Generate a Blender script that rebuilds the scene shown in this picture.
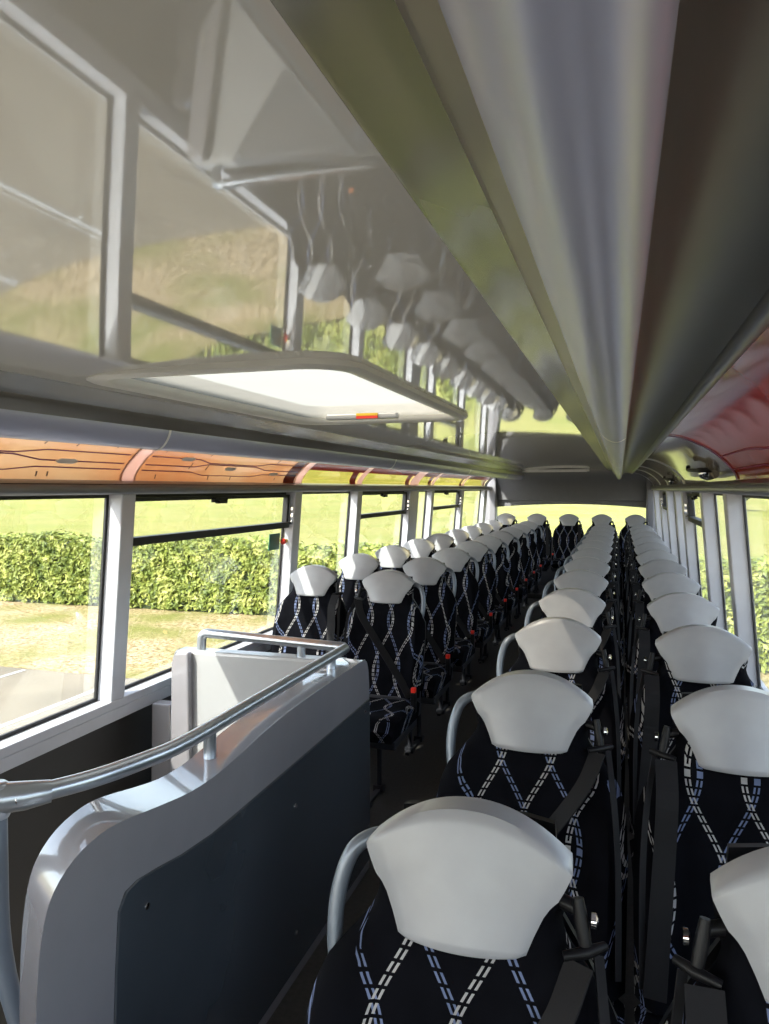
import bpy, bmesh, math, random
from mathutils import Vector, Matrix
random.seed(7)
S = bpy.context.scene
for o in list(bpy.data.objects): bpy.data.objects.remove(o)
COL = S.collection
PI = math.pi
# ---------------------------------------------------------------- camera, world, sun, exposure
F = 740.0
cam = bpy.data.cameras.new('camera'); camo = bpy.data.objects.new('camera', cam); COL.objects.link(camo)
cam.sensor_fit = 'HORIZONTAL'; cam.sensor_width = 36; cam.lens = 36*F/769
camo.location = (0, 0, 1.5)
camo.rotation_euler = (PI/2 - math.atan(24/F), 0, math.atan(235.5/F))
cam.clip_start = 0.02; cam.clip_end = 800
S.camera = camo
S.view_settings.view_transform = 'Standard'; S.view_settings.look = 'None'
S.view_settings.gamma = 1; S.view_settings.use_curve_mapping = False
S.view_settings.exposure = 1.6
SUN_AZ, SUN_EL = math.radians(33.7), math.radians(45)
W = bpy.data.worlds.new('world'); S.world = W; W.use_nodes = True
nt = W.node_tree; bg = nt.nodes['Background']
sky = nt.nodes.new('ShaderNodeTexSky'); sky.sky_type = 'NISHITA'; sky.sun_disc = False
sky.sun_elevation = SUN_EL; sky.sun_rotation = math.radians(213.7); sky.dust_density = 2.0; sky.air_density = 1.0
hs = nt.nodes.new('ShaderNodeHueSaturation'); hs.inputs['Saturation'].default_value = .6
nt.links.new(sky.outputs[0], hs.inputs['Color']); nt.links.new(hs.outputs[0], bg.inputs[0]); bg.inputs[1].default_value = 0.28
sun = bpy.data.lights.new('sun', 'SUN'); sun.energy = 4.4; sun.angle = math.radians(0.6); sun.color = (1, .95, .86)
suno = bpy.data.objects.new('sun', sun); COL.objects.link(suno); suno.location = (-10, -18, 20)
sd = Vector((-math.sin(SUN_AZ)*math.cos(SUN_EL), -math.cos(SUN_AZ)*math.cos(SUN_EL), math.sin(SUN_EL)))
suno.rotation_euler = sd.to_track_quat('Z', 'Y').to_euler()

# ---------------------------------------------------------------- materials
class G:
    def __init__(s, name):
        s.m = bpy.data.materials.new(name); s.m.use_nodes = True; s.t = s.m.node_tree
        s.b = s.t.nodes['Principled BSDF']; s.out = s.t.nodes['Material Output']
    def n(s, typ, **k):
        x = s.t.nodes.new(typ)
        for a, b in k.items(): setattr(x, a, b)
        return x
    def l(s, a, b): s.t.links.new(a, b)
    def put(s, sock, v):
        if hasattr(v, 'links') or isinstance(v, bpy.types.NodeSocket): s.l(v, sock)
        else: sock.default_value = v
    def M(s, op, a, b=None, c=None):
        x = s.n('ShaderNodeMath', operation=op)
        s.put(x.inputs[0], a)
        if b is not None: s.put(x.inputs[1], b)
        if c is not None: s.put(x.inputs[2], c)
        return x.outputs[0]
    def mix(s, f, a, b):
        x = s.n('ShaderNodeMix', data_type='RGBA'); s.put(x.inputs[0], f); s.put(x.inputs[6], a); s.put(x.inputs[7], b)
        return x.outputs[2]
    def noise(s, scale, detail=3, coord='Object', vec=None):
        x = s.n('ShaderNodeTexNoise'); x.inputs['Scale'].default_value = scale; x.inputs['Detail'].default_value = detail
        if vec is None: vec = s.n('ShaderNodeTexCoord').outputs[coord]
        s.l(vec, x.inputs['Vector']); return x.outputs[0]
    def ramp(s, f, stops):
        x = s.n('ShaderNodeValToRGB'); r = x.color_ramp
        while len(r.elements) < len(stops): r.elements.new(.5)
        for e, (p, c) in zip(r.elements, stops): e.position = p; e.color = (*c, 1)
        s.l(f, x.inputs[0]); return x.outputs[0]
    def bump(s, h, strength=.2, dist=.002):
        x = s.n('ShaderNodeBump'); x.inputs['Strength'].default_value = strength; x.inputs['Distance'].default_value = dist
        s.l(h, x.inputs['Height']); s.l(x.outputs[0], s.b.inputs['Normal'])

def pm(name, col, rough=.5, metal=0, var=.06, scale=14, coat=0, bump=0, ior=1.5):
    g = G(name); f = g.noise(scale)
    a = tuple(max(0, c*(1-var)) for c in col); b = tuple(min(1, c*(1+var)) for c in col)
    g.l(g.ramp(f, [(.3, a), (.7, b)]), g.b.inputs['Base Color'])
    g.b.inputs['Roughness'].default_value = rough; g.b.inputs['Metallic'].default_value = metal
    g.b.inputs['IOR'].default_value = ior
    if coat:
        g.b.inputs['Coat Weight'].default_value = coat; g.b.inputs['Coat Roughness'].default_value = .03
        g.b.inputs['Coat IOR'].default_value = 1.9 if name == 'gloss_ceiling_laminate' else 1.6
    if bump: g.bump(g.noise(scale*30), bump, .001)
    return g.m

def glass_mat(name, tint=(.93, .95, .94), base=.02):
    g = G(name)
    tr = g.n('ShaderNodeBsdfTransparent'); tr.inputs[0].default_value = (*tint, 1)
    gl = g.n('ShaderNodeBsdfGlossy'); gl.inputs['Roughness'].default_value = .02; gl.inputs[0].default_value = (1, 1, 1, 1)
    fr = g.n('ShaderNodeFresnel'); fr.inputs[0].default_value = 1.45
    mx = g.n('ShaderNodeMixShader'); g.l(g.M('MULTIPLY', fr.outputs[0], .3), mx.inputs[0])
    g.l(tr.outputs[0], mx.inputs[1]); g.l(gl.outputs[0], mx.inputs[2]); g.l(mx.outputs[0], g.out.inputs[0])
    g.t.nodes.remove(g.b); return g.m

def film_mat(name, cols, trans=.06, rough=.12, ior=1.5):
    """printed window film: lets light glow through"""
    g = G(name); tc = g.n('ShaderNodeTexCoord')
    f = g.noise(1.6, 4, vec=tc.outputs['Object'])
    c = g.ramp(f, cols)
    tl = g.n('ShaderNodeBsdfTranslucent'); g.l(c, tl.inputs[0])
    df = g.n('ShaderNodeBsdfDiffuse'); g.l(c, df.inputs[0])
    tr = g.n('ShaderNodeBsdfTransparent'); g.l(c, tr.inputs[0])
    gl = g.n('ShaderNodeBsdfGlossy'); gl.inputs['Roughness'].default_value = rough
    fr = g.n('ShaderNodeFresnel'); fr.inputs[0].default_value = ior
    m1 = g.n('ShaderNodeMixShader'); m1.inputs[0].default_value = .35; g.l(tl.outputs[0], m1.inputs[1]); g.l(df.outputs[0], m1.inputs[2])
    m2 = g.n('ShaderNodeMixShader'); m2.inputs[0].default_value = trans; g.l(m1.outputs[0], m2.inputs[1]); g.l(tr.outputs[0], m2.inputs[2])
    m3 = g.n('ShaderNodeMixShader'); g.l(fr.outputs[0], m3.inputs[0]); g.l(m2.outputs[0], m3.inputs[1]); g.l(gl.outputs[0], m3.inputs[2])
    g.l(m3.outputs[0], g.out.inputs[0]); g.t.nodes.remove(g.b); return g.m

def fabric_mat():
    g = G('wavy_moquette'); tc = g.n('ShaderNodeTexCoord'); sp = g.n('ShaderNodeSeparateXYZ'); g.l(tc.outputs['Object'], sp.inputs[0])
    x, y, z = sp.outputs; rnd = g.n('ShaderNodeObjectInfo').outputs['Random']
    v = g.M('ADD', g.M('SUBTRACT', z, y), g.M('MULTIPLY', rnd, .3))
    xx = g.M('ADD', x, g.M('MULTIPLY', rnd, .05))
    p, A, L = .110, .040, .33
    sn = g.M('SINE', g.M('MULTIPLY', v, 2*PI/L))
    dash = g.M('LESS_THAN', g.M('FRACT', g.M('DIVIDE', v, .0130)), .74)
    peak = g.M('GREATER_THAN', g.M('ABSOLUTE', sn), .985)
    masks = []
    for sg, off in ((1, 0.0), (-1, .5)):
        q = g.M('ADD', g.M('DIVIDE', g.M('ADD', xx, g.M('MULTIPLY', sn, sg*A)), p), off+10.0)
        d = g.M('MULTIPLY', g.M('ABSOLUTE', g.M('SUBTRACT', g.M('FRACT', q), .5)), p)
        line = g.M('LESS_THAN', g.M('ABSOLUTE', g.M('SUBTRACT', d, .0041)), .0019)
        fill = g.M('MULTIPLY', peak, g.M('LESS_THAN', d, .0058))
        masks.append(g.M('MULTIPLY', g.M('MAXIMUM', line, fill), dash))
    nz = g.noise(9, 2); big = g.ramp(nz, [(.3, (.42, .42, .42)), (.7, (1, 1, 1))])
    base = g.mix(masks[1], (.0045, .0048, .007, 1), (.17, .21, .35, 1))
    base = g.mix(masks[0], base, (.44, .43, .43, 1))
    mm = g.n('ShaderNodeMix', data_type='RGBA', blend_type='MULTIPLY'); mm.inputs[0].default_value = 1
    g.l(base, mm.inputs[6]); g.l(big, mm.inputs[7]); g.l(mm.outputs[2], g.b.inputs['Base Color'])
    g.b.inputs['Roughness'].default_value = .95; g.b.inputs['Specular IOR Level'].default_value = .05
    g.bump(g.noise(600, 1), .25, .001)
    return g.m

M = {}
M['fabric'] = fabric_mat()
M['vinyl'] = pm('headrest_vinyl', (.30, .305, .32), .30, var=.03, scale=25, bump=.08)
M['black'] = pm('black_plastic', (.006, .006, .007), .4)
M['belt'] = pm('belt_webbing', (.011, .0108, .012), .7, bump=.3)
M['handle'] = pm('handle_coated_tube', (.15, .175, .21), .3, metal=.3)
M['rail'] = pm('satin_rail', (.48, .52, .57), .28, metal=.85, var=.03)
for k_ in ('belt', 'black'): M[k_].node_tree.nodes['Principled BSDF'].inputs['Specular IOR Level'].default_value = .2
M['seatframe'] = pm('seat_frame_paint', (.035, .037, .045), .4, metal=.3)
M['red'] = pm('red_button', (.75, .03, .015), .35)
M['orange_label'] = pm('orange_label', (.75, .25, .08), .5)
M['grp'] = pm('grey_moulding', (.265, .257, .275), .22, var=.02, coat=1.0)
M['grp_light'] = pm('pale_grey_moulding', (.36, .365, .37), .3, var=.02, coat=.3)
M['slate'] = pm('slate_laminate', (.048, .057, .068), .2, var=.12, scale=3, coat=.3)
M['dark_trim'] = pm('charcoal_side_trim', (.028, .027, .026), .55, bump=.2)
M['seat_wall'] = pm('grey_side_trim', (.07, .07, .075), .6)
M['frame'] = pm('pillar_paint', (.50, .51, .55), .4, var=.03)
M['header'] = pm('header_rail_paint', (.19, .195, .21), .35, var=.04, metal=.2)
M['ceil'] = pm('gloss_ceiling_laminate', (.74, .72, .66), .5, var=.02, scale=3, coat=1.0)
M['ceil'].node_tree.nodes['Principled BSDF'].inputs['Specular IOR Level'].default_value = 0
M['silver'] = pm('silver_duct_skin', (.46, .485, .64), .27, metal=.22, var=.02, scale=3)
M['olive'] = pm('polished_duct_edge', (.10, .10, .085), .2, metal=0, var=.03, scale=3, ior=1.35)
M['taupe'] = pm('taupe_duct_trim', (.20, .19, .175), .3, metal=.4, var=.03)
M['ductdark'] = pm('graphite_duct_face', (.075, .075, .07), .4, metal=0, var=.03)
M['ducttrim'] = pm('grey_duct_trim', (.16, .165, .18), .35, metal=.3)
M['rearwall'] = pm('rear_lining', (.15, .155, .165), .5, var=.04)
M['lino'] = pm('dark_vinyl_floor', (.045, .041, .037), .45, var=.25, scale=60, bump=.2)
M['white'] = pm('white_plastic', (.78, .78, .76), .35)
M['chrome'] = pm('chrome', (.8, .8, .8), .06, metal=1)
M['glass'] = glass_mat('window_glass')
M['tint'] = glass_mat('cove_glass', (.80, .76, .55))
M['rubber'] = pm('black_rubber', (.008, .008, .009), .55)
M['green'] = pm('green_sticker', (.01, .12, .07), .4)
M['yellow'] = pm('yellow_sticker', (.75, .5, .03), .4)
M['orangefilm'] = film_mat('orange_map_film', [(.25, (.66, .38, .21)), (.5, (.72, .50, .32)), (.75, (.78, .66, .48))])
M['redfilm'] = film_mat('red_map_film', [(.25, (.30, .055, .016)), (.5, (.36, .08, .025)), (.75, (.33, .11, .055))], trans=.02, rough=.07, ior=1.28)
M['brownfilm'] = film_mat('brown_print', [(.3, (.34, .06, .03)), (.7, (.42, .10, .05))])
M['pinkfilm'] = film_mat('pale_pink_print', [(.3, (.80, .60, .52)), (.7, (.85, .68, .60))])
M['greyfilm'] = film_mat('smoked_cove_film', [(.3, (.26, .22, .18)), (.7, (.40, .34, .24))], trans=.25, rough=.06)
M['purple'] = pm('purple_print', (.22, .05, .16), .4)
M['grey_print'] = pm('grey_print', (.20, .15, .13), .5)
M['whiteprint'] = pm('white_print', (.85, .82, .78), .4)
M['concrete'] = pm('pale_concrete', (.165, .138, .098), .9, var=.18, scale=.6, bump=.3)
M['paint'] = pm('road_paint', (.42, .42, .42), .7)
M['bark'] = pm('bark', (.10, .075, .05), .9)

def dome_mat():
    g = G('hatch_acrylic')
    c = (.27, .27, .245, 1)
    tl = g.n('ShaderNodeBsdfTranslucent'); tl.inputs[0].default_value = c
    df = g.n('ShaderNodeBsdfDiffuse'); df.inputs[0].default_value = c
    tr = g.n('ShaderNodeBsdfTransparent'); f = g.noise(2); g.l(g.ramp(f, [(.3, (.93, .90, .84)), (.7, (.98, .95, .88))]), tr.inputs[0])
    m1 = g.n('ShaderNodeMixShader'); m1.inputs[0].default_value = .35; g.l(tl.outputs[0], m1.inputs[1]); g.l(df.outputs[0], m1.inputs[2])
    m2 = g.n('ShaderNodeMixShader'); m2.inputs[0].default_value = .4; g.l(m1.outputs[0], m2.inputs[1]); g.l(tr.outputs[0], m2.inputs[2])
    g.l(m2.outputs[0], g.out.inputs[0]); g.t.nodes.remove(g.b); return g.m
M['dome'] = dome_mat()

def grass_mat(name, a, b, c, s1, s2):
    g = G(name); f1 = g.noise(s1, 5); f2 = g.noise(s2, 6)
    base = g.ramp(f2, [(.36, a), (.64, b)]); f3 = g.ramp(f1, [(.42, (0, 0, 0)), (.66, (1, 1, 1))])
    g.l(g.mix(f3, base, (*c, 1)), g.b.inputs['Base Color']); g.b.inputs['Roughness'].default_value = 1
    g.b.inputs['Specular IOR Level'].default_value = .1
    g.bump(f2, 1, .05); return g.m
M['verge'] = grass_mat('dry_verge_grass', (.15, .105, .045), (.50, .39, .24), (.17, .17, .05), .5, 11)
M['lawn'] = grass_mat('field_grass', (.205, .195, .058), (.25, .235, .085), (.18, .195, .05), .12, 1.6)
def leaf_mat(name, cols):
    g = G(name); f = g.noise(2.6, 6); g.l(g.ramp(f, cols), g.b.inputs['Base Color'])
    g.b.inputs['Roughness'].default_value = .5; g.b.inputs['Specular IOR Level'].default_value = .3
    return g.m
M['leaf'] = leaf_mat('laurel_leaves', [(.28, (.07, .105, .016)), (.5, (.19, .225, .04)), (.72, (.44, .45, .13))])
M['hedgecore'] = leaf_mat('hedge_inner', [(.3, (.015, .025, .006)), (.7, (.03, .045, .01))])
M['treeleaf'] = leaf_mat('far_tree_leaves', [(.3, (.06, .07, .04)), (.7, (.12, .13, .07))])

# ---------------------------------------------------------------- mesh helpers
def link(name, me, mat, parent=None):
    o = bpy.data.objects.new(name, me); COL.objects.link(o)
    if mat is not None: me.materials.append(M[mat] if isinstance(mat, str) else mat)
    if parent is not None: o.parent = parent
    return o
def fin(bm, name, mat, parent=None, smooth=False, bevel=0, seg=2, loc=None):
    me = bpy.data.meshes.new(name)
    bmesh.ops.recalc_face_normals(bm, faces=bm.faces[:])
    if bevel:
        eds = [e for e in bm.edges if len(e.link_faces) == 2 and e.calc_face_angle(0) > .6]
        bmesh.ops.bevel(bm, geom=eds, offset=bevel, segments=seg, affect='EDGES', profile=.5, clamp_overlap=True)
    for f in bm.faces: f.smooth = smooth
    bm.to_mesh(me); bm.free()
    if smooth: me.set_sharp_from_angle(angle=math.radians(50))
    o = link(name, me, mat, parent)
    if loc: o.location = loc
    return o
def box(bm, x0, x1, y0, y1, z0, z1, shear=0.0):
    """shear: dx per unit z, so side-wall pieces can lean"""
    vs = []
    for z in (z0, z1):
        for x, y in ((x0, y0), (x1, y0), (x1, y1), (x0, y1)): vs.append(bm.verts.new((x + shear*(z-1.5), y, z)))
    for q in ((0, 1, 2, 3), (4, 5, 6, 7), (0, 1, 5, 4), (1, 2, 6, 5), (2, 3, 7, 6), (3, 0, 4, 7)): bm.faces.new([vs[i] for i in q])
def prism(bm, pts, a0, a1, axis='y'):
    """extrude closed outline. axis y: pts are (x,z); axis x: pts are (y,z)"""
    def P(p, a): return (p[0], a, p[1]) if axis == 'y' else (a, p[0], p[1])
    A = [bm.verts.new(P(p, a0)) for p in pts]; B = [bm.verts.new(P(p, a1)) for p in pts]
    bm.faces.new(A); bm.faces.new(B[::-1]); n = len(pts)
    for i in range(n): bm.faces.new((A[i], A[(i+1) % n], B[(i+1) % n], B[i]))
def catmull(pts, n=6, closed=False):
    P = [Vector(p) for p in pts]; out = []; m = len(P)
    for i in range(m if closed else m-1):
        p1, p2 = P[i], P[(i+1) % m]
        p0 = P[i-1] if (closed or i > 0) else p1*2-p2
        p3 = P[(i+2) % m] if (closed or i+2 < m) else p2*2-p1
        for k in range(n):
            t = k/n
            out.append(.5*((2*p1)+(p2-p0)*t+(2*p0-5*p1+4*p2-p3)*t*t+(3*p1-p0-3*p2+p3)*t**3))
    if not closed: out.append(P[-1])
    return out
def tube(bm, pts, r, seg=12, closed=False):
    P = [Vector(p) for p in pts]; n = len(P); rings = []; prev = None
    for i in range(n):
        a = P[i-1] if (closed or i > 0) else P[i]; b = P[(i+1) % n] if (closed or i < n-1) else P[i]
        t = (b-a).normalized()
        if prev is None: u = t.orthogonal().normalized()
        else: u = (prev - t*prev.dot(t)).normalized()
        prev = u; w = t.cross(u)
        rr = r[i] if isinstance(r, (list, tuple)) else r
        rings.append([bm.verts.new(P[i]+(u*math.cos(2*PI*k/seg)+w*math.sin(2*PI*k/seg))*rr) for k in range(seg)])
    for i in range(n if closed else n-1):
        A, B = rings[i], rings[(i+1) % n]
        for k in range(seg): bm.faces.new((A[k], A[(k+1) % seg], B[(k+1) % seg], B[k]))
    if not closed: bm.faces.new(rings[0][::-1]); bm.faces.new(rings[-1])
def rbend(pts, r, n=6):
    """polyline with rounded corners"""
    P = [Vector(p) for p in pts]; out = [P[0]]
    for i in range(1, len(P)-1):
        a = (P[i-1]-P[i]); b = (P[i+1]-P[i]); rr = min(r, a.length*.45, b.length*.45)
        A = P[i]+a.normalized()*rr; B = P[i]+b.normalized()*rr
        for k in range(n+1):
            t = k/n; out.append(A*(1-t)**2+P[i]*2*t*(1-t)+B*t*t)
    out.append(P[-1]); return out
def ribbon(bm, pts, w, th=.003, n=5, wdir=(1, 0, 0)):
    P = catmull(pts, n); rings = []; prev = Vector(wdir)
    for i, p in enumerate(P):
        t = (P[min(i+1, len(P)-1)]-P[max(i-1, 0)]).normalized()
        u = (prev - t*prev.dot(t)).normalized(); prev = u; v = t.cross(u)
        rings.append([bm.verts.new(p+u*(a*w/2)+v*(b*th/2)) for a, b in ((-1, -1), (1, -1), (1, 1), (-1, 1))])
    for A, B in zip(rings, rings[1:]):
        for k in range(4): bm.faces.new((A[k], A[(k+1) % 4], B[(k+1) % 4], B[k]))
    bm.faces.new(rings[0][::-1]); bm.faces.new(rings[-1])
def lathe(bm, prof, center, axis='z', seg=20):
    c = Vector(center); rings = []
    for r, h in prof:
        ring = []
        for k in range(seg):
            a = 2*PI*k/seg; x, y = r*math.cos(a), r*math.sin(a)
            v = {'z': (x, y, h), 'y': (x, h, y), 'x': (h, x, y)}[axis]
            ring.append(bm.verts.new(c+Vector(v)))
        rings.append(ring)
    for A, B in zip(rings, rings[1:]):
        for k in range(seg): bm.faces.new((A[k], A[(k+1) % seg], B[(k+1) % seg], B[k]))
    bm.faces.new(rings[0][::-1]); bm.faces.new(rings[-1])
def grid_slab(bm, front, back):
    """closed solid from two matching point grids"""
    R, Cn = len(front), len(front[0])
    Fv = [[bm.verts.new(p) for p in r] for r in front]; Bv = [[bm.verts.new(p) for p in r] for r in back]
    for i in range(R-1):
        for j in range(Cn-1):
            bm.faces.new((Fv[i][j], Fv[i][j+1], Fv[i+1][j+1], Fv[i+1][j])); bm.faces.new((Bv[i][j], Bv[i+1][j], Bv[i+1][j+1], Bv[i][j+1]))
    for j in range(Cn-1):
        bm.faces.new((Fv[0][j], Bv[0][j], Bv[0][j+1], Fv[0][j+1])); bm.faces.new((Fv[-1][j], Fv[-1][j+1], Bv[-1][j+1], Bv[-1][j]))
    for i in range(R-1):
        bm.faces.new((Fv[i][0], Fv[i+1][0], Bv[i+1][0], Bv[i][0])); bm.faces.new((Fv[i][-1], Bv[i][-1], Bv[i+1][-1], Fv[i+1][-1]))
def empty(name, loc=(0, 0, 0), rz=0):
    o = bpy.data.objects.new(name, None); COL.objects.link(o); o.location = loc; o.rotation_euler.z = rz; o.empty_display_size = .1
    return o
def tag(o, label=None, cat=None, group=None, kind=None):
    if label: o['label'] = label
    if cat: o['category'] = cat
    if group: o['group'] = group
    if kind: o['kind'] = kind
    return o
def struct(o): o['kind'] = 'structure'; return o
def B(): return bmesh.new()
def interp(tab, x):
    for (a, b), (c, d) in zip(tab, tab[1:]):
        if x <= c: return b+(d-b)*(x-a)/(c-a)
    return tab[-1][1]

# ---------------------------------------------------------------- main dimensions (floor z=0, bus runs along +y to the rear)
YF, YR = -1.3, 11.1
XR, XL = .474, -1.88
ZC = 1.758
SHL, SHR = .08, -.09         # lean of the side walls (dx/dz)
def xl(z): return XL + SHL*(z-1.5)
def xr(z): return XR + SHR*(z-1.5)

# floor with the stairwell cut out
ST_X0, ST_X1, ST_Y0, ST_Y1 = -1.95, -1.04, .35, 2.62
bm = B()
box(bm, ST_X1, .62, YF, YR, -.06, 0); box(bm, -2.0, ST_X1, YF, ST_Y0, -.06, 0); box(bm, -2.0, ST_X1, ST_Y1, YR, -.06, 0)
struct(fin(bm, 'floor', 'lino'))
bm = B(); box(bm, -1.95, .56, 10.15, YR, 0.0, .065); struct(fin(bm, 'trim_1', 'lino', bevel=.008))
# ceiling with the hatch opening
HX0, HX1, HY0, HY1 = -1.19, -.52, 1.38, 2.68
cx0, cx1 = XL+.645, XR-.645
bm = B()
CROWN = .016
def zceil(x): return ZC-.012+CROWN*(1-((x+.703)/.532)**2)
def slab(x0, x1, y0, y1):
    n = max(2, round((x1-x0)/.03)); xs = [x0+(x1-x0)*k/n for k in range(n+1)]
    prism(bm, [(x, zceil(x)) for x in xs]+[(x1, ZC+.06), (x0, ZC+.06)], y0, y1)
slab(cx0, HX0, YF, YR); slab(HX1, cx1, YF, YR); slab(HX0, HX1, YF, HY0); slab(HX0, HX1, HY1, YR)
for cx, cy, a in ((HX1, HY1, 0), (HX0, HY1, PI/2), (HX0, HY0, PI), (HX1, HY0, 1.5*PI)):   # rounded corners of the opening
    r_ = .112; ox = cx-r_*(1 if cx == HX1 else -1); oy = cy-r_*(1 if cy == HY1 else -1)
    arc = [(ox+r_*math.cos(a+PI/2*k/8), oy+r_*math.sin(a+PI/2*k/8)) for k in range(9)]
    A = [bm.verts.new((x, y, zceil(x))) for x, y in [(cx, cy)]+arc]; Bq = [bm.verts.new((x, y, ZC+.06)) for x, y in [(cx, cy)]+arc]
    bm.faces.new(A); bm.faces.new(Bq[::-1])
    for k in range(len(A)): bm.faces.new((A[k], A[(k+1) % len(A)], Bq[(k+1) % len(A)], Bq[k]))
struct(fin(bm, 'ceiling', 'ceil', smooth=True))

# ---------------------------------------------------------------- side walls
SILL, HEAD = .66, 1.475
def side(sgn):
    nm = 'left' if sgn < 0 else 'right'
    sh = SHL if sgn < 0 else SHR; X = XL if sgn < 0 else XR
    def bx(bm, a, b, y0, y1, z0, z1):       # a,b measured inward from the wall line
        box(bm, X-sgn*a, X-sgn*b, y0, y1, z0, z1, sh)
    bm = B(); bx(bm, -.06, 0.0, YF, YR, -.0 if sgn > 0 else -1.6, SILL-.03)
    w = struct(fin(bm, 'wall_'+nm, 'dark_trim' if sgn < 0 else 'seat_wall'))
    # sill ledge
    bm = B(); bx(bm, -.05, .055, YF, YR, SILL-.035, SILL); bx(bm, .035, .055, YF, YR, SILL-.085, SILL-.035)
    struct(fin(bm, 'sill', 'frame', w, bevel=.004))
    # header rail
    bm = B(); pts = [(.0, 1.475), (.06, 1.475), (.072, 1.487), (.072, 1.508), (.06, 1.522), (.045, 1.527), (.03, 1.53), (-.03, 1.53), (-.03, 1.475)]
    prism(bm, [(X-sgn*a, z) for a, z in pts], YF, YR)
    h = struct(fin(bm, 'trim_%d' % (2 if sgn < 0 else 3), 'header', smooth=True))
    bm = B(); bx(bm, .0725, .0735, YF, YR, 1.512, 1.515); fin(bm, 'seam_strip', 'black', h)
    return w, bx, sh, X
wl, bxl, shl, _ = side(-1)
wr, bxr, shr, _ = side(1)
# pillars: (centre y, width)
PL = [(-.55, .1), (.84, .1), (2.46, .085), (4.07, .10), (5.17, .10), (6.70, .30), (7.42, .10), (8.95, .12), (10.58, .22)]
PR = [(-.55, .1), (.60, .1), (2.15, .10), (3.46, .10), (4.45, .12), (5.78, .14), (6.55, .12), (7.7, .12), (9.0, .14), (10.55, .3)]
tn = 4
def pillars(P, bx):
    global tn
    for y, w in P:
        bm = B()
        bx(bm, -.024, .052, y-w/2, y+w/2, SILL-.002, HEAD+.004)
        struct(fin(bm, 'trim_%d' % tn, 'frame', bevel=.006)); tn += 1
pillars(PL, bxl); pillars(PR, bxr)
wn = 1
def windows(P, bx, hoppers, sgn, zb):
    global wn
    for i, ((y0, w0), (y1, w1)) in enumerate(zip(P, P[1:])):
        a, b = y0+w0/2, y1-w1/2
        if b-a < .05: continue
        bm = B(); e = .014
        bx(bm, -.020, -.011, a-.002, a+e, SILL, HEAD); bx(bm, -.020, -.011, b-e, b+.002, SILL, HEAD)
        bx(bm, -.020, -.011, a+e, b-e, SILL-.001, SILL+e); bx(bm, -.020, -.011, a+e, b-e, HEAD-e, HEAD+.001)
        fr = struct(fin(bm, 'window_%d' % wn, 'rubber')); wn += 1
        bm = B(); bx(bm, -.016, -.012, a+.002, b-.002, SILL+.002, HEAD-.002); fin(bm, 'pane', 'glass', fr)
        if i in hoppers:
            bm = B(); bx(bm, -.02, .030, a+e, b-e, zb, zb+.034); bx(bm, -.01, .022, a+e, a+e+.02, zb+.034, HEAD-e); bx(bm, -.01, .022, b-e-.025, b-e, zb+.034, HEAD-e)
            bx(bm, -.01, .022, a+e, b-e, HEAD-e-.016, HEAD-e)
            fin(bm, 'hopper_frame', 'rubber', fr, bevel=.003)
            m = (a+b)/2-.08
            bm = B(); bx(bm, .020, .045, m-.06, m+.06, HEAD-e-.030, HEAD-e-.008); bx(bm, .03, .055, m-.04, m+.04, HEAD-e-.036, HEAD-e-.02)
            fin(bm, 'hopper_catch', 'black', fr, bevel=.004)
            bm = B()
            for k in range(3): bx(bm, .026, .046+.004*(k % 2), b-.012, b+.012, zb+.02+k*.04, zb+.045+k*.04)
            fin(bm, 'hinge', 'chrome', fr, bevel=.004)
windows(PL, bxl, (2, 4, 6), -1, 1.265)
windows(PR, bxr, (4, 7), 1, 1.265)
# rear wall with its wide window
RW0, RW1, RZ0, RZ1 = -1.76, .375, .78, 1.265
bm = B()
box(bm, -2.0, RW0, YR, YR+.06, 0, 1.85); box(bm, RW1, .62, YR, YR+.06, 0, 1.85); box(bm, RW0, RW1, YR, YR+.06, 0, RZ0)
n = 16; top = [(RW0+(RW1-RW0)*k/n, RZ1-.05*(2*k/n-1)**2) for k in range(n+1)]
prism(bm, top+[(RW1, 1.85), (RW0, 1.85)], YR, YR+.06)
wrr = struct(fin(bm, 'wall_rear', 'rearwall'))
bm = B()   # swept bulkhead over the rear window
prof = [(10.25, ZC-.002), (10.6, ZC-.012), (10.8, ZC-.04), (10.95, ZC-.10), (11.03, ZC-.2), (11.06, RZ1+.06), (YR-.001, RZ1+.045), (YR-.001, ZC)]
prism(bm, prof, -1.82, .42, 'x'); fin(bm, 'bulkhead', 'rearwall', wrr, smooth=True)
bm = B(); box(bm, RW0+.002, RW1-.002, YR+.02, YR+.026, RZ0+.002, RZ1-.001); o = struct(fin(bm, 'window_30', 'glass'))
bm = B()
for s_ in (-1, 1):      # corner posts at the rear
    xx = -1.80 if s_ < 0 else .41
    box(bm, xx-.06, xx+.05, 10.93, YR-.001, .06, 1.72)
fin(bm, 'corner_posts', 'rearwall', wrr, bevel=.02)
# front end behind the camera: low dash and windscreen
bm = B(); box(bm, -2.0, .62, YF-.06, YF, 0, .7); box(bm, -2.0, .62, YF-.06, YF, 1.62, 1.85); box(bm, -.75, -.67, YF-.06, YF, .7, 1.62)
struct(fin(bm, 'wall_front', 'rearwall'))
bm = B(); box(bm, -1.98, -.751, YF-.03, YF-.024, .7, 1.62); box(bm, -.669, .6, YF-.03, YF-.024, .7, 1.62); struct(fin(bm, 'window_31', 'glass'))

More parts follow.
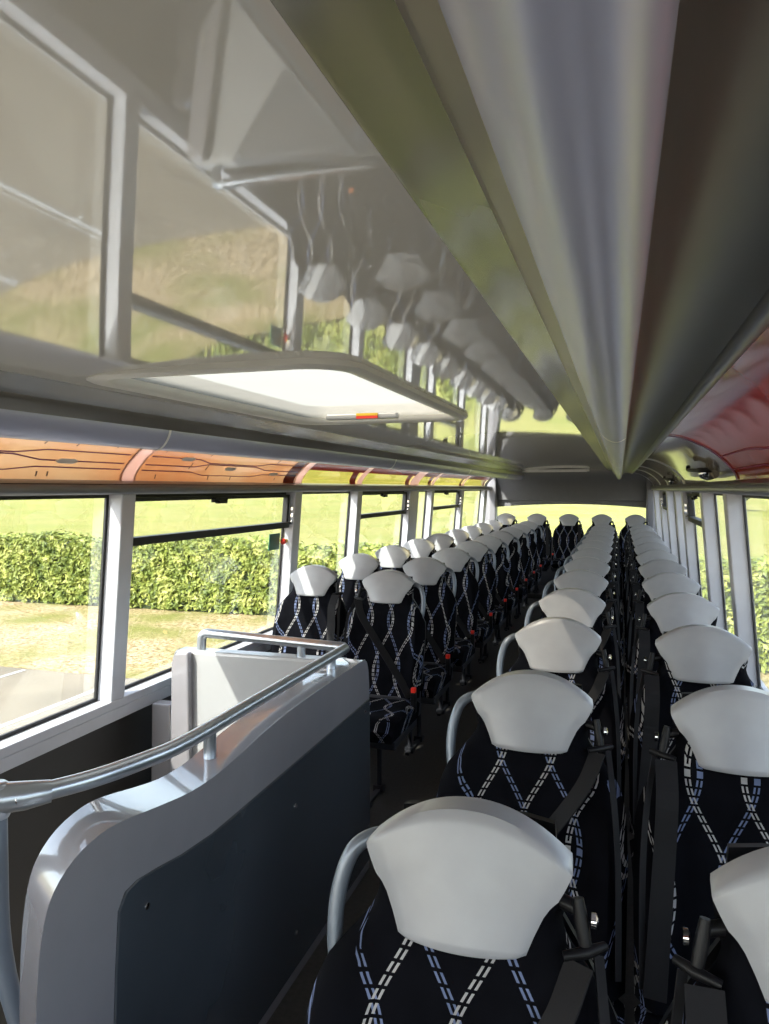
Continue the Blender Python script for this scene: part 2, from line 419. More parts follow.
# ---------------------------------------------------------------- ceiling ducts (profile given as distance from wall line, height)
def bez(a, b, c, d, n):
    return [tuple((1-t)**3*a[i]+3*t*(1-t)**2*b[i]+3*t*t*(1-t)*c[i]+t**3*d[i] for i in (0, 1)) for t in [k/n for k in range(n+1)]]
sil = bez((.539, 1.680), (.527, 1.628), (.485, 1.602), (.460, 1.632), 24)
PARTS = [('polished_edge', 'olive', [(.6445, ZC-.0125), (.640, ZC-.0140), (.630, ZC-.018), (.610, ZC-.026), (.590, ZC-.034), (.571, ZC-.043)]),
         ('taupe_strip', 'taupe', [(.571, ZC-.043), (.560, ZC-.058), (.539, ZC-.078)]),
         ('silver_trunking', 'silver', sil),
         ('graphite_face', 'ductdark', [(.460, 1.632), (.450, 1.668), (.437, 1.690), (.420, 1.703), (.395, 1.710), (.365, 1.709), (.334, 1.700)]),
         ('edge_trim', 'ducttrim', [(.334, 1.700), (.326, 1.692), (.312, 1.693), (.300, 1.701)])]
def duct(sgn):
    X = XL if sgn < 0 else XR
    t = empty('air_duct', (X-sgn*.48, YF, 1.618)); 
    for nm, mat, pr in PARTS:
        pts = pr
        if nm in ('graphite_face', 'polished_edge'):
            q = catmull([(a, 0, z) for a, z in pr], 3); pts = [(p.x, p.z) for p in q]
        bm = B(); path = [(X-sgn*a, z) for a, z in pts]
        back = [(path[-1][0], 1.835), (path[0][0], 1.835)]
        prism(bm, path+back, YF+.01, 10.92)
        o = fin(bm, nm, mat, t, smooth=True); o.matrix_parent_inverse = Matrix.Translation(-t.location)
    for yj in (2.0, 4.45, 6.9, 9.3):
        q = [Vector((a, 0, z)) for a, z in sil]
        bm = B(); vs = []
        for p in q:
            c = Vector((.497, 0, 1.68)); d = (Vector((p.x, 0, p.z))-c).normalized()*.0015
            vs.append([bm.verts.new((X-sgn*(p.x+d.x), y, p.z+d.z)) for y in (yj, yj+.012)])
        for a, b in zip(vs, vs[1:]): bm.faces.new((a[0], b[0], b[1], a[1]))
        o = fin(bm, 'joint_strip', 'white', t, smooth=True); o.matrix_parent_inverse = Matrix.Translation(-t.location)
    return t
tag(duct(-1), 'long silver and grey air duct above the left-hand windows', 'air duct')
tag(duct(1), 'long silver and grey air duct overhead above the right-hand seats', 'air duct')

# ---------------------------------------------------------------- curved cove panels between duct and header
COVE = [(.302, 1.712), (.26, 1.706), (.21, 1.690), (.16, 1.665), (.115, 1.635), (.075, 1.597), (.045, 1.558), (.036, 1.529)]
cv = [(p.x, p.z) for p in catmull([(a, 0, z) for a, z in COVE], 4)]
def cpos(t):                       # t 0 at duct, 1 at header -> (inward distance, z, normal)
    k = t*(len(cv)-1); i = min(int(k), len(cv)-2); f = k-i
    a = (cv[i][0]*(1-f)+cv[i+1][0]*f, cv[i][1]*(1-f)+cv[i+1][1]*f)
    d = Vector((cv[i+1][0]-cv[i][0], cv[i+1][1]-cv[i][1])).normalized()
    return a, (-d.y, d.x)          # normal facing into the saloon
def cove_strip(bm, sgn, pts2d, off, th=.004):
    """quad strip on the cove. pts2d: list of ((y0,t),(y1,t)) pairs"""
    X = XL if sgn < 0 else XR
    def pt(y, t, o):
        (a, z), (na, nz) = cpos(t)
        if nz > 0: na, nz = -na, -nz
        na = abs(na)
        return (X-sgn*(a+na*o), y, z-abs(nz)*o)
    rows = []
    for (y0, t0), (y1, t1) in pts2d:
        rows.append([bm.verts.new(pt(y0, t0, off)), bm.verts.new(pt(y1, t1, off)), bm.verts.new(pt(y1, t1, off-th)), bm.verts.new(pt(y0, t0, off-th))])
    for A, Bq in zip(rows, rows[1:]):
        for k in range(4): bm.faces.new((A[k], A[(k+1) % 4], Bq[(k+1) % 4], Bq[k]))
    bm.faces.new(rows[0][::-1]); bm.faces.new(rows[-1])
def cove_panel(sgn, y0, y1, mat, t0=0, t1=1, parent=None, name='cove_panel', off=0.0, th=.004, slant=0):
    bm = B(); N = 18
    cove_strip(bm, sgn, [((y0+slant*k/N, t0+(t1-t0)*k/N), (y1+slant*k/N, t0+(t1-t0)*k/N)) for k in range(N+1)], off, th)
    return fin(bm, name, mat, parent, smooth=True)
def line_on_cove(bm, sgn, pts, w, off):
    """pts (y,t) polyline, width w metres across t"""
    N = len(pts)
    for (ya, ta), (yb, tb) in zip(pts, pts[1:]):
        dt = w/.42/2
        cove_strip(bm, sgn, [((ya, ta-dt), (yb, tb-dt)), ((ya, ta+dt), (yb, tb+dt))], off, .001)
def map_print(sgn, y0, y1, parent, seed):
    r = random.Random(seed)
    L = y1-y0
    bm = B()
    for k, t in enumerate((.60, .72, .80)):
        pts = [(y0+.03, t), (y0+L*.25, t), (y0+L*.32, t+.05*(-1)**k), (y0+L*.62, t+.05*(-1)**k), (y0+L*.7, t), (y1-.03, t)]
        line_on_cove(bm, sgn, pts, .006, .004)
    fin(bm, 'route_lines', 'purple', parent)
    for k in range(3):
        bm = B(); y = y0+L*(.12+.3*k)+r.uniform(0, .05); t = r.choice((.60, .72, .78))
        cove_strip(bm, sgn, [((y+.02, t-.03), (y+.09, t-.03)), ((y, t), (y+.11, t)), ((y+.02, t+.03), (y+.09, t+.03))], .006, .001)
        fin(bm, 'stop_oval', 'whiteprint', parent)
    for k in range(int(L/.05)):
        y = y0+.03+k*.05+r.uniform(0, .02)
        if r.random() < .45:
            bm = B(); t = r.choice((.44, .48, .66, .86)); h = r.uniform(.05, .10)
            cove_strip(bm, sgn, [((y, t), (y+.007, t)), ((y+.002, t+h/2), (y+.008, t+h/2)), ((y, t+h), (y+.007, t+h))], .004, .001)
            fin(bm, 'stop_name', 'grey_print', parent)
# left side
def bays(P): return [(P[i][0]+P[i][1]/2, P[i+1][0]-P[i+1][1]/2) for i in range(len(P)-1)]
LB = bays(PL)
labs = {1: 'orange route map panel above the first big left window nearest the camera',
        2: 'orange route map panel above the second left window with the green sticker'}
for i, (a, b) in enumerate(LB):
    a2 = a-.005; b2 = b+.005
    if i in (0, 1, 2):
        p = cove_panel(-1, a2, b2, 'orangefilm', name='route_map_panel')
        tag(p, labs.get(i, 'orange route map panel in the curved roof edge left of the camera'), 'route map')
        map_print(-1, a2, b2, p, i)
        if i == 2: cove_panel(-1, b2-.16, b2-.02, 'brownfilm', .2, 1, p, 'brown_band', .003, .001)
    else:
        p = struct(cove_panel(-1, a2, b2, 'tint', name='window_%d' % (40+i)))
        cove_panel(-1, a2, b2, 'brownfilm', 0, .66, p, 'printed_band', .003, .001)
        cove_panel(-1, b2-.22, b2-.1, 'brownfilm', .66, 1, p, 'brown_band', .003, .001, slant=.06)
for i, (y, w) in enumerate(PL):
    p = struct(cove_panel(-1, y-w/2-.004, y+w/2+.004, 'pinkfilm' if i < 8 else 'frame', name='trim_%d' % tn, off=.004, th=.012)); tn += 1
# right side: red film to y=3.2, then grey glazing
p = cove_panel(1, YF, 3.2, 'redfilm', name='route_map_panel'); tag(p, 'large glossy red route map panel curving above the right-hand windows', 'route map')
bm = B()
for t, j in ((.62, .0), (.80, .02)):
    line_on_cove(bm, 1, [(-1, t), (1.2, t+j), (1.6, t+.04), (2.3, t+.04), (2.5, t), (3.13, t)], .004, .004)
cove_strip(bm, 1, [((3.14, .02+.96*k/14), (3.19, .02+.96*k/14)) for k in range(15)], .004, .001)
fin(bm, 'route_lines', 'purple', p)
struct(cove_panel(1, 3.205, 4.0, 'greyfilm', name='trim_%d' % tn)); tn += 1
rb = [(4.0, 5.7), (5.78, 7.6), (7.7, 9.0), (9.1, 10.9)]
for i, (a, b) in enumerate(rb):
    p = struct(cove_panel(1, a, b-.1, 'greyfilm', name='window_%d' % (50+i)))
    struct(cove_panel(1, b-.1, rb[i+1][0] if i+1 < len(rb) else YR-.01, 'frame', name='trim_%d' % tn, off=.003, th=.01)); tn += 1
# dome cameras on the right cove
def dome(y, t, sc, label):
    (a, z), _ = cpos(t); X = XR-a
    r = empty('dome_camera', (X, y, z-.004))
    bm = B(); lathe(bm, [(.05*sc, .012), (.052*sc, -.004), (.046*sc, -.012)], (0, 0, 0), seg=24); fin(bm, 'base_ring', 'black', r, smooth=True)
    bm = B(); lathe(bm, [(.044*sc, -.011), (.042*sc, -.022*sc-.004), (.034*sc, -.034*sc-.004), (.02*sc, -.041*sc-.004), (.004, -.044*sc-.004)], (0, 0, 0), seg=24); fin(bm, 'dome', 'chrome', r, smooth=True)
    bm = B(); tube(bm, [(-.03*sc, .02, -.002), (-.06*sc, .35, .010)], .009, 8); tube(bm, [(-.06*sc, .35, .010), (-.06*sc, .36, .03)], .012, 8); fin(bm, 'conduit', 'black', r, smooth=True)
    tag(r, label, 'camera')
dome(3.9, .74, 1.0, 'shiny round dome fitting on the right roof edge just past the red panel')
dome(6.6, .80, .8, 'smaller shiny dome fitting farther along the right roof edge near the rear')

# ---------------------------------------------------------------- roof hatch
t = empty('roof_hatch', ((HX0+HX1)/2, (HY0+HY1)/2, ZC-.03))
def rrect(x0, x1, y0, y1, r, n=6):
    out = []
    for cx, cy, a in ((x1-r, y1-r, 0), (x0+r, y1-r, PI/2), (x0+r, y0+r, PI), (x1-r, y0+r, 1.5*PI)):
        for k in range(n+1): out.append((cx+r*math.cos(a+PI/2*k/n), cy+r*math.sin(a+PI/2*k/n)))
    return out
bm = B(); rings = []
for ins, z in ((-.006, ZC+.008), (-.005, ZC-.009), (.004, ZC-.013), (.018, ZC-.015), (.032, ZC-.013), (.040, ZC-.006), (.045, ZC+.004), (.056, ZC+.052)):
    rings.append([bm.verts.new((x, y, z)) for x, y in rrect(HX0+ins, HX1-ins, HY0+ins, HY1-ins, .11-ins*.6)])
for A, Bq in zip(rings, rings[1:]):
    for k in range(len(A)): bm.faces.new((A[k], A[(k+1) % len(A)], Bq[(k+1) % len(A)], Bq[k]))
M['hatchframe'] = pm('hatch_frame_plastic', (.66, .65, .60), .35, var=.02)
o = fin(bm, 'hatch_frame', 'hatchframe', t, smooth=True); o.matrix_parent_inverse = Matrix.Translation(-t.location)
bm = B(); q = rrect(HX0+.045, HX1-.045, HY0+.045, HY1-.045, .07); A = [bm.verts.new((x, y, ZC+.010)) for x, y in q]; Bq = [bm.verts.new((x, y, ZC+.018)) for x, y in q]
bm.faces.new(A[::-1]); bm.faces.new(Bq)
for k in range(len(A)): bm.faces.new((A[k], A[(k+1) % len(A)], Bq[(k+1) % len(A)], Bq[k]))
o = fin(bm, 'acrylic_panel', 'dome', t); o.matrix_parent_inverse = Matrix.Translation(-t.location)
bm = B(); box(bm, -1.02, -.75, 2.50, 2.53, ZC-.012, ZC+.009); hb = fin(bm, 'handle_bar', 'grp_light', t, bevel=.006); hb.matrix_parent_inverse = Matrix.Translation(-t.location)
bm = B(); box(bm, -.90, -.82, 2.494, 2.4995, ZC-.001, ZC+.008); fin(bm, 'yellow_label', 'yellow', hb)
bm = B(); box(bm, -.90, -.82, 2.494, 2.4995, ZC-.011, ZC-.0015); fin(bm, 'red_label', 'red', hb)
tag(t, 'pale translucent roof hatch in a rounded grey frame set in the ceiling', 'roof hatch')

# light strip over the rear window
t = empty('ceiling_light', (-.95, 10.4, ZC-.02))
bm = B(); box(bm, -.60, .55, -.06, .06, -.012, .018); fin(bm, 'housing', 'white', t, bevel=.006)
bm = B(); box(bm, -.57, .52, -.045, .045, -.02, -.0125); fin(bm, 'diffuser', 'white', t, bevel=.003)
tag(t, 'narrow white strip light across the ceiling above the rear seats', 'ceiling light')

# green emergency label with red knob by the hopper window pillar
bm = B(); bxl(bm, -.010, -.006, 3.83, 3.965, 1.14, 1.235)
t = tag(fin(bm, 'emergency_sign', 'green'), 'small green emergency sticker on the left window glass below the black bar', 'sign')
t2 = empty('break_glass_hammer', (xl(1.19)+.0, 3.97, 1.185))
bm = B(); lathe(bm, [(.016, -.008), (.018, .008), (.012, .016)], (.012, 0, 0), 'x', 16); fin(bm, 'red_knob', 'red', t2, smooth=True)
bm = B(); box(bm, .0, .02, .022, .05, -.008, .012); fin(bm, 'yellow_tab', 'yellow', t2, bevel=.003)
tag(t2, 'tiny red knob with yellow tab beside the green sticker', 'safety hammer')

# ---------------------------------------------------------------- stairwell
bm = B()
for k in range(6):
    box(bm, ST_X0, ST_X1, ST_Y0+k*.28, ST_Y0+(k+1)*.28, -1.6, -.26*(k+1))
box(bm, ST_X0, ST_X1, ST_Y0+6*.28, ST_Y1+.1, -1.7, -1.6)
t = fin(bm, 'staircase', 'lino'); tag(t, 'dark steps leading down inside the stairwell beside the left windows', 'stairs')
# guard wall
g = empty('stair_guard', (-.98, 1.85, 0))
def under(o): o.matrix_parent_inverse = Matrix.Translation(-g.location); return o
out = [(2.725, 0.0), (2.725, .735), (2.71, .80), (2.68, .835), (2.6, .842), (2.1, .840), (1.85, .828), (1.70, .812), (1.58, .802), (1.46, .805), (1.34, .822),
       (1.22, .842), (1.15, .846), (1.08, .832), (1.03, .800), (1.005, .755), (.99, .68), (.982, .56), (.975, .35), (.97, 0.0)]
q = [(p.x, p.z) for p in catmull([(a, 0, z) for a, z in out[1:-1]], 3)]
bm = B(); prism(bm, [out[0]]+q+[out[-1]], -1.045, -.93, 'x')
me_eds = [e for e in bm.edges if len(e.link_faces) == 2 and e.calc_face_angle(0) > 1.0 and abs(e.verts[0].co.x-e.verts[1].co.x) < 1e-5 and max(e.verts[0].co.z, e.verts[1].co.z) > .01]
bmesh.ops.bevel(bm, geom=me_eds, offset=.036, segments=5, affect='EDGES', profile=.5)
for v in bm.verts:
    if v.co.y < 1.7:
        k = max(0, min(1, (-.95-v.co.x)/.09)); v.co.y += .085*k*min(1, (1.7-v.co.y)/.5)
under(fin(bm, 'side_moulding', 'grp', g, smooth=True))
pan = [(2.718, .04), (2.718, .676), (1.70, .668), (1.55, .668), (1.42, .679), (1.33, .694), (1.26, .703), (1.22, .698), (1.198, .67), (1.188, .56), (1.175, .35), (1.165, .04)]
bm = B(); prism(bm, pan, -.932, -.9245, 'x'); sp = under(fin(bm, 'slate_panel', 'slate', g, bevel=.0025)); 
bm = B()
prism(bm, [(y+(.006 if y < 2 else -.0), z+.005) for y, z in pan], -.9315, -.928, 'x')
bm.free()
bm = B()
for y, z in ((1.285, .635), (2.02, .54), (2.66, .64), (1.285, .20), (2.02, .15), (2.66, .15)):
    lathe(bm, [(.007, 0), (.007, .002), (.003, .004)], (-.9245, y, z), 'x', 12)
under(fin(bm, 'screws', 'chrome', g, smooth=True))
# transverse end wall
bm = B(); prism(bm, [(-1.77, -1.6), (-1.77, .50), (-1.755, .80), (-1.74, .835), (-1.0, .838), (-1.0, -1.6)], 2.62, 2.70)
under(fin(bm, 'end_wall', 'grp_light', g, bevel=.012))
bm = B(); prism(bm, [(-1.745, 0.2), (-1.735, .79), (-1.715, .83), (-1.655, .836), (-1.655, .2)], 2.585, 2.6195)
under(fin(bm, 'end_flange', 'grp', g, bevel=.008))
bm = B(); prism(bm, [(-1.88, -.2), (-1.86, .60), (-1.772, .60), (-1.772, -.2)], 2.63, 2.69)
under(fin(bm, 'wall_closer', 'grp', g, bevel=.006))
# handrail
h = empty('handrail', (-1.0, 1.6, .884))
def uh(o): o.matrix_parent_inverse = Matrix.Translation(-h.location); return o
main = rbend([(-1.66, 2.66, .84), (-1.65, 2.66, .908), (-1.005, 2.65, .885), (-1.0, 1.50, .884), (-1.03, 1.25, .897), (-1.10, 1.09, .90)], .045, 6)
path = rbend([(-1.64, 2.66, .836), (-1.635, 2.66, .905), (-1.008, 2.655, .886)], .04, 6) 
path2 = [(-1.0, 2.64, .885)]+[p for p in catmull([(-1.0, 2.55, .884), (-1.0, 1.9, .883), (-1.0, 1.55, .883), (-1.015, 1.40, .888), (-1.045, 1.27, .893), (-1.09, 1.165, .898)], 5)]
bm = B(); tube(bm, path+path2, .0190, 16); uh(fin(bm, 'rail_tube', 'rail', h, smooth=True))
for x, y, z0 in ((-1.0, 1.66, .83), (-1.0, 2.50, .83), (-1.19, 2.66, .83)):
    bm = B(); tube(bm, [(x, y, z0-.03), (x, y, .885)], .0165, 16)
    uh(fin(bm, 'rail_post', 'rail', h, smooth=True))
bm = B(); tube(bm, rbend([(-1.03, 1.18, -.3), (-1.06, 1.17, .25), (-1.145, 1.12, .55), (-1.145, 1.12, .90)], .15), .019, 14); uh(fin(bm, 'upright_pole', 'handle', h, smooth=True))
bm = B()
lathe(bm, [(.022, -.036), (.025, -.03), (.025, .026), (.018, .032)], (-1.145, 1.12, .898), 'z', 18)
tube(bm, [(-1.14, 1.12, .90), (-1.105, 1.15, .898), (-1.075, 1.185, .897)], [.030, .028, .022], 16)
sc = uh(fin(bm, 'clamp', 'rail', h, smooth=True))
bm = B(); lathe(bm, [(.010, 0), (.010, .006), (.005, .007)], (-1.103, 1.128, .899), 'x', 14); b2 = fin(bm, 'bolt', 'chrome', sc, smooth=True); b2.rotation_euler.z = 0
tag(g, 'grey moulded stair guard with dark slate side panel beside the aisle', 'stair guard')
tag(h, 'silver tubular handrail running along the top of the grey stair guard', 'handrail')

# ---------------------------------------------------------------- seats
# local frame: x across, -y the way the seat faces, headrest top at (0, 0, 1.07)
def yb(z): return -.02 - .20*(1.07-z)/.65 if z > .42 else -.22
def headrest_mesh():
    tw = [(0, .143), (.06, .145), (.22, .136), (.36, .127), (.44, .117), (.55, .108), (.75, .097), (.92, .089), (.97, .087), (1, .081)]
    fr, bk = [], []; NR, NC = 22, 22
    for i in range(NR+1):
        t = i/NR; w = interp(tw, t)*.965; zc = 1.07-.058-.108*t; arc = .058*(1-t)**1.2
        rf, rb = [], []
        for j in range(NC+1):
            s = -1+2*j/NC
            z = zc+arc*(1-abs(s)**2.1); x = w*s
            e = max(0, (abs(s)-.93)/.07)**2 * .004 + (max(0, (.06-t)/.06)**2 + max(0, (t-.95)/.05)**2)*.004
            y = yb(z)-.052+.016*s*s+e
            rf.append((x, y, z)); rb.append((x*.985, y+.022-e+.03*max(0, 1-t*8), z-.002 if i == 0 else z))
        fr.append(rf); bk.append(rb)
    bm = B(); grid_slab(bm, fr, bk); return bm
def back_mesh():
    tw = [(0, .130), (.05, .134), (.10, .132), (.15, .126), (.19, .130), (.23, .146), (.28, .170), (.33, .192), (.39, .206), (.46, .213), (.6, .216), (1, .212)]
    fr, bk = [], []; NR, NC = 40, 22; H = .65
    for i in range(NR+1):
        t = i/NR; w = interp(tw, t); zc = 1.050-.055*(1-t)**6-(H-.055)*t*1.0
        arc = .055*max(0, 1-t*5)
        rf, rb = [], []
        for j in range(NC+1):
            s = -1+2*j/NC; z = zc+arc*(1-abs(s)**2.1); x = w*s
            sb = max(0, abs(s)-.55)/.45
            bol = .022*math.exp(-((abs(s)-.8)/.14)**2)*min(1, max(0, (t-.3)/.15))
            ed = (max(0, abs(s)-.82)/.18)**2*.03
            y = yb(z)-.028+.012*(1-min(1, t*4))*s*s-bol+ed-.006*math.sin(t*9)*(1-s*s)
            yk = yb(z)+.035-(max(0, abs(s)-.8)/.2)**2*.015
            rf.append((x, y, z)); rb.append((x*.97, max(yk, y+.01), z))
        fr.append(rf); bk.append(rb)
    bm = B(); grid_slab(bm, fr, bk); return bm
def cushion_mesh():
    fr, bk = [], []; NR, NC = 16, 18
    for i in range(NR+1):
        t = i/NR; y = -.205-.43*t
        rf, rb = [], []
        for j in range(NC+1):
            s = -1+2*j/NC; x = .212*s*(1-.05*t)
            z = .445+.012*t-.012*(1-s*s)*math.sin(PI*t)-(max(0, t-.82)/.18)**2*.05-(max(0, abs(s)-.85)/.15)**2*.02
            rf.append((x, y-.0, z)); rb.append((x*.96, y*(1 if t < .9 else .985), .355))
        fr.append(rf); bk.append(rb)
    bm = B(); grid_slab(bm, fr, bk); return bm
def make_seat(aisle, kind, guide=1, tag_on=False):
    """aisle: side of the grab handle (-1/+1 along x, 0 none); the belt guide sits on the other side; kind 'aisle'|'window'"""
    r = empty('coach_seat')
    fin(back_mesh(), 'backrest', 'fabric', r, smooth=True)
    fin(headrest_mesh(), 'headrest', 'vinyl', r, smooth=True)
    fin(cushion_mesh(), 'cushion', 'fabric', r, smooth=True)
    bm = B(); box(bm, -.20, .20, -.60, -.215, .32, .354); box(bm, -.19, .19, -.24, -.10, .34, .46); tube(bm, [(-.19, -.26, .31), (.19, -.26, .31)], .014, 8); tube(bm, [(-.19, -.54, .31), (.19, -.54, .31)], .014, 8)
    fin(bm, 'seat_frame', 'seatframe', r, bevel=.004)
    bm = B(); P = catmull([(0, .018, 1.03), (0, -.03, .8), (0, -.12, .5)], 4)
    fr = [[(x*w, p.y+.012+(.0 if abs(x) < .9 else -.015), p.z) for x in (-1, -.6, 0, .6, 1)] for p, w in zip(P, [.11, .115, .12, .16, .195, .2, .2, .2, .2])]
    bk = [[(a, b+.012, c) for a, b, c in row] for row in fr]; grid_slab(bm, fr, bk); fin(bm, 'back_shell', 'black', r, smooth=True)
    for yy in (-.30, -.50):
        bm = B(); tube(bm, [(.03, yy, .33), (.03, yy-.0, .03)], .013, 8); box(bm, .005, .055, yy-.02, yy+.02, 0.0, .03)
        fin(bm, 'leg', 'seatframe', r, smooth=True)
    bm = B(); box(bm, .018, .042, -.56, -.24, 0.0, .014);  fin(bm, 'foot_rail', 'seatframe', r)
    a = aisle if aisle else (1 if guide < 0 else -1)
    def fy(x, z, o=.012):           # a point just in front of the backrest face
        bol = .022*math.exp(-((abs(x)/.213-.8)/.14)**2) if z < .86 else 0
        return (x, yb(z)-.028-bol-o-.004, z)
    if aisle:
        pts = [(a*.112, .0, .985), (a*.140, -.02, .995), (a*.172, -.035, .975), (a*.189, -.05, .92), (a*.189, -.065, .86), (a*.178, -.075, .815), (a*.155, -.07, .79)]
        bm = B(); tube(bm, catmull(pts, 5), .0115, 12); fin(bm, 'grab_handle', 'handle', r, smooth=True)
    b = -a
    bm = B(); tube(bm, [(b*.105, -.05, .965), (b*.146, -.06, .957)], .010, 10)
    tube(bm, [(b*.146, -.072, .978), (b*.151, -.078, .95), (b*.156, -.085, .925)], [.007, .0095, .008], 10)
    tube(bm, [(b*.130, -.098, .915), (b*.158, -.090, .920), (b*.180, -.070, .920)], [.006, .008, .006], 8)
    bg_ = fin(bm, 'belt_guide', 'black', r, smooth=True)
    bm = B(); lathe(bm, [(.010, 0), (.010, .006), (.004, .009)], (b*.163 if b > 0 else b*.163-.009, -.078, .955), 'x', 12); fin(bm, 'guide_bolt', 'chrome', bg_, smooth=True)
    if kind == 'aisle':
        bm = B(); ribbon(bm, [(b*.150, -.106, .914), fy(b*.12, .85, .03), fy(b*.05, .75, .02), fy(-b*.04, .64, .02), fy(-b*.13, .53, .02), fy(-b*.18, .47, .02)], .042, wdir=(1, 0, b*.8))
        ribbon(bm, [(b*.172, -.082, .914), fy(b*.186, .83, .02), fy(b*.196, .7, .014), fy(b*.198, .5, .01)], .013, wdir=(.8, .6, 0)); fin(bm, 'seat_belt', 'belt', r)
    else:
        bm = B(); ribbon(bm, [(b*.150, -.106, .914), fy(b*.150, .85, .03), fy(b*.155, .75, .016), fy(b*.165, .62, .016), fy(b*.175, .49, .016)], .044)
        ribbon(bm, [(b*.172, -.082, .914), fy(b*.190, .83, .02), fy(b*.198, .7, .02), fy(b*.198, .5, .02)], .013, wdir=(.8, .6, 0)); fin(bm, 'seat_belt', 'belt', r)
    if tag_on:
      bm = B(); p = fy(b*.165, .60, .02); box(bm, p[0]-.02, p[0]+.02, p[1]-.012, p[1]+.004, .578, .622); tg = fin(bm, 'belt_tongue', 'black', r, bevel=.003)
      bm = B(); box(bm, p[0]-.012, p[0]+.012, p[1]-.0145, p[1]-.0122, .59, .608); fin(bm, 'orange_tag', 'orange_label', tg)
    bm = B(); box(bm, min(a*.190, a*.214), max(a*.190, a*.214), -.30, -.265, .40, .50); bk_ = fin(bm, 'buckle', 'black', r, bevel=.004)
    bm = B(); box(bm, min(a*.191, a*.213), max(a*.191, a*.213), -.3005, -.275, .501, .524); fin(bm, 'red_button', 'red', bk_, bevel=.002)
    return r
def children(o): return [c for c in o.children]
def copy_tree(o, parent=None):
    c = o.copy(); COL.objects.link(c)
    if parent: c.parent = parent
    for ch in list(o.children): copy_tree(ch, c)
    return c
ORD = ['first', 'second', 'third', 'fourth', 'fifth', 'sixth', 'seventh', 'eighth', 'ninth', 'tenth', 'eleventh', 'twelfth', 'thirteenth']
def column(proto, X, y0, n, text, group, z=0):
    for k in range(n):
        o = proto if k == 0 else copy_tree(proto)
        o.location = (X, y0+.76*k, z); tag(o, text % ORD[k], 'seat', group)
column(make_seat(-1, 'aisle'), -.192, 1.03, 12, 'black wavy-patterned seat with white headrest, right of the aisle, %s from the camera', 'seats along the right of the aisle')
column(make_seat(0, 'window', -1), .25, 1.03, 12, 'black wavy-patterned seat with white headrest, beside the right windows, %s from the camera', 'seats beside the right windows')
column(make_seat(1, 'aisle'), -1.155, 3.75, 9, 'black wavy-patterned seat with white headrest, left of the aisle, %s behind the stair guard', 'seats along the left of the aisle')
column(make_seat(0, 'window', 1, True), -1.63, 3.87, 9, 'black wavy-patterned seat with white headrest, beside the left windows, %s behind the stairs', 'seats beside the left windows')
rear = make_seat(0, 'window')
rt = ['leftmost of five', 'second from the left', 'in the middle', 'second from the right', 'rightmost of five']
for k, X in enumerate((-1.57, -1.13, -.685, -.24, .205)):
    o = rear if k == 0 else copy_tree(rear)
    o.location = (X, 10.80, .066); tag(o, 'patterned seat with white headrest, rear row under the window, %s' % rt[k], 'seat', 'five seats of the rear row')

# ---------------------------------------------------------------- outside
GZ = -2.5
bm = B(); box(bm, -120, 80, -60, 13.1, GZ-.3, GZ); struct(fin(bm, 'concrete_apron', 'concrete'))
bm = B(); box(bm, -9.92, -9.80, 4, 13.0, GZ, GZ+.006); box(bm, -12.5, -12.4, 4, 13.0, GZ, GZ+.006) ; struct(fin(bm, 'parking_line', 'paint'))
bm = B(); box(bm, -120, 80, 13.1, 24, GZ-.3, GZ+.02); struct(fin(bm, 'grass_verge', 'verge'))
bm = B(); gx = [-420+20*i for i in range(43)]; gy = [24, 40, 60, 80, 100, 120, 150, 180, 210, 240, 270, 300, 340, 380, 420]
def fz(x, y):
    k = max(0, min(1, (y-110)/270)); k = k*k*(3-2*k); l = max(0, min(1, (60-x)/120))
    return GZ+.01+24*k*l
grid_slab(bm, [[(x, y, fz(x, y)) for x in gx] for y in gy], [[(x, y, GZ-.5) for x in gx] for y in gy]); struct(fin(bm, 'field', 'lawn', smooth=True))
HP = [(-45, 20.6), (-20, 20.6), (-9, 20.7), (-2, 19.0), (3, 17.5), (12, 15.5), (24, 14)]
def hy(x): return interp(HP, x)
def hh(x, a=0): return 2.22+.10*math.sin(x*.9)+.06*math.sin(x*2.3+1)
bm = B(); fr, bk = [], []
for zz in (0.02, .6, 1.3, 1.85, 1.98):
    fr.append([(x, hy(x)+.12+(.25 if zz > 1.9 else 0), GZ+zz*hh(x)/2.2) for x in range(-45, 25)])
    bk.append([(x, hy(x)+1.3-(.25 if zz > 1.9 else 0), GZ+zz*hh(x)/2.2) for x in range(-45, 25)])
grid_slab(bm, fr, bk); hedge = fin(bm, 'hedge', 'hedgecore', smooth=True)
vs, fs = [], []
rr = random.Random(3)
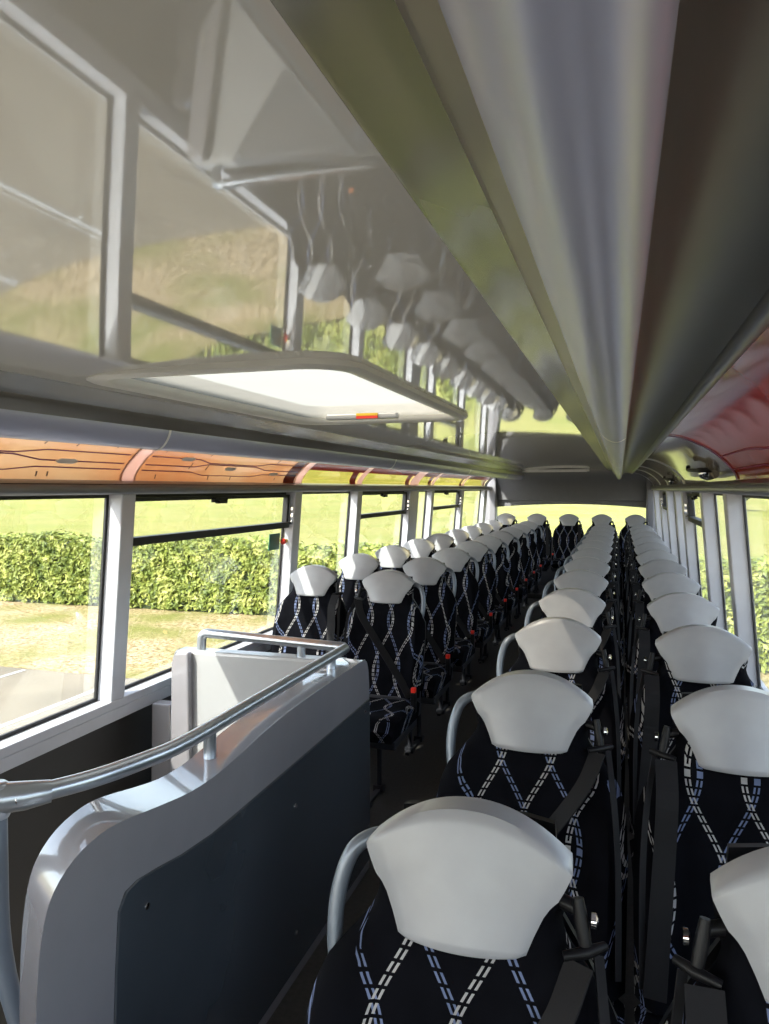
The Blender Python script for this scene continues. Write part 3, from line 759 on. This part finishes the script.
def leaf(c, n, size):
    n = n.normalized(); u = n.orthogonal().normalized(); u.rotate(Matrix.Rotation(rr.uniform(0, 2*PI), 3, n)); v = n.cross(u)
    i = len(vs); L, w = size, size*.42
    vs.extend([c-u*L*.5, c+v*w*.5+n*.01, c+u*L*.5, c-v*w*.5+n*.01]); fs.append((i, i+1, i+2, i+3))
for k in range(52000):
    x = rr.uniform(-27, 9) if k < 45000 else rr.uniform(-45, 24)
    H = hh(x); z = rr.random()
    if rr.random() < .74:
        bulge = .10*math.sin(x*3.1+z*4)+.08*math.sin(x*7.3+z*9)
        c = Vector((x, hy(x)+.04-bulge*.6+rr.uniform(-.10, .08), GZ+.08+z**.9*(H-.1))); n = Vector((rr.gauss(0, .6), -1, rr.gauss(.5, .6)))
    else:
        c = Vector((x, hy(x)+rr.uniform(0, 1.3), GZ+H+rr.gauss(0, .06))); n = Vector((rr.gauss(0, .5), rr.gauss(-.2, .5), 1))
    leaf(c, n, rr.uniform(.14, .25))
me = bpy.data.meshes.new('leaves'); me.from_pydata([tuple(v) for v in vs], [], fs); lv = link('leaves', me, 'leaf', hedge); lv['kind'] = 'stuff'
tag(hedge, 'long clipped laurel hedge between the dry verge and the field outside', 'hedge')
# far trees
def tree(x, y, h, label, seed):
    r = random.Random(seed); t = empty('tree', (x, y, GZ))
    bm = B(); tube(bm, [(0, 0, 0), (.1, 0, h*.3), (0, .1, h*.6)], [h*.035, h*.028, h*.012], 8); fin(bm, 'trunk', 'bark', t, smooth=True)
    bm = B()
    for k in range(14):
        a = r.uniform(0, 2*PI); rad = r.uniform(0, h*.28); s = r.uniform(.14, .24)*h
        m = Matrix.Translation((rad*math.cos(a), rad*math.sin(a), h*r.uniform(.35, .85))) @ Matrix.Diagonal((s, s, s*.8, 1))
        bmesh.ops.create_icosphere(bm, subdivisions=2, radius=1, matrix=m)
    for v in bm.verts: v.co += Vector((r.uniform(-1, 1), r.uniform(-1, 1), r.uniform(-1, 1)))*h*.02
    fin(bm, 'crown', 'treeleaf', t, smooth=False); tag(t, label, 'tree', 'trees at the far edge of the field')
for k, (x, y, h) in enumerate([(24, 128, 7), (31, 126, 6), (38, 130, 8), (46, 128, 7), (18, 133, 6)]):
    tree(x, y, h, 'far tree beyond the field seen through the right-hand windows', k)
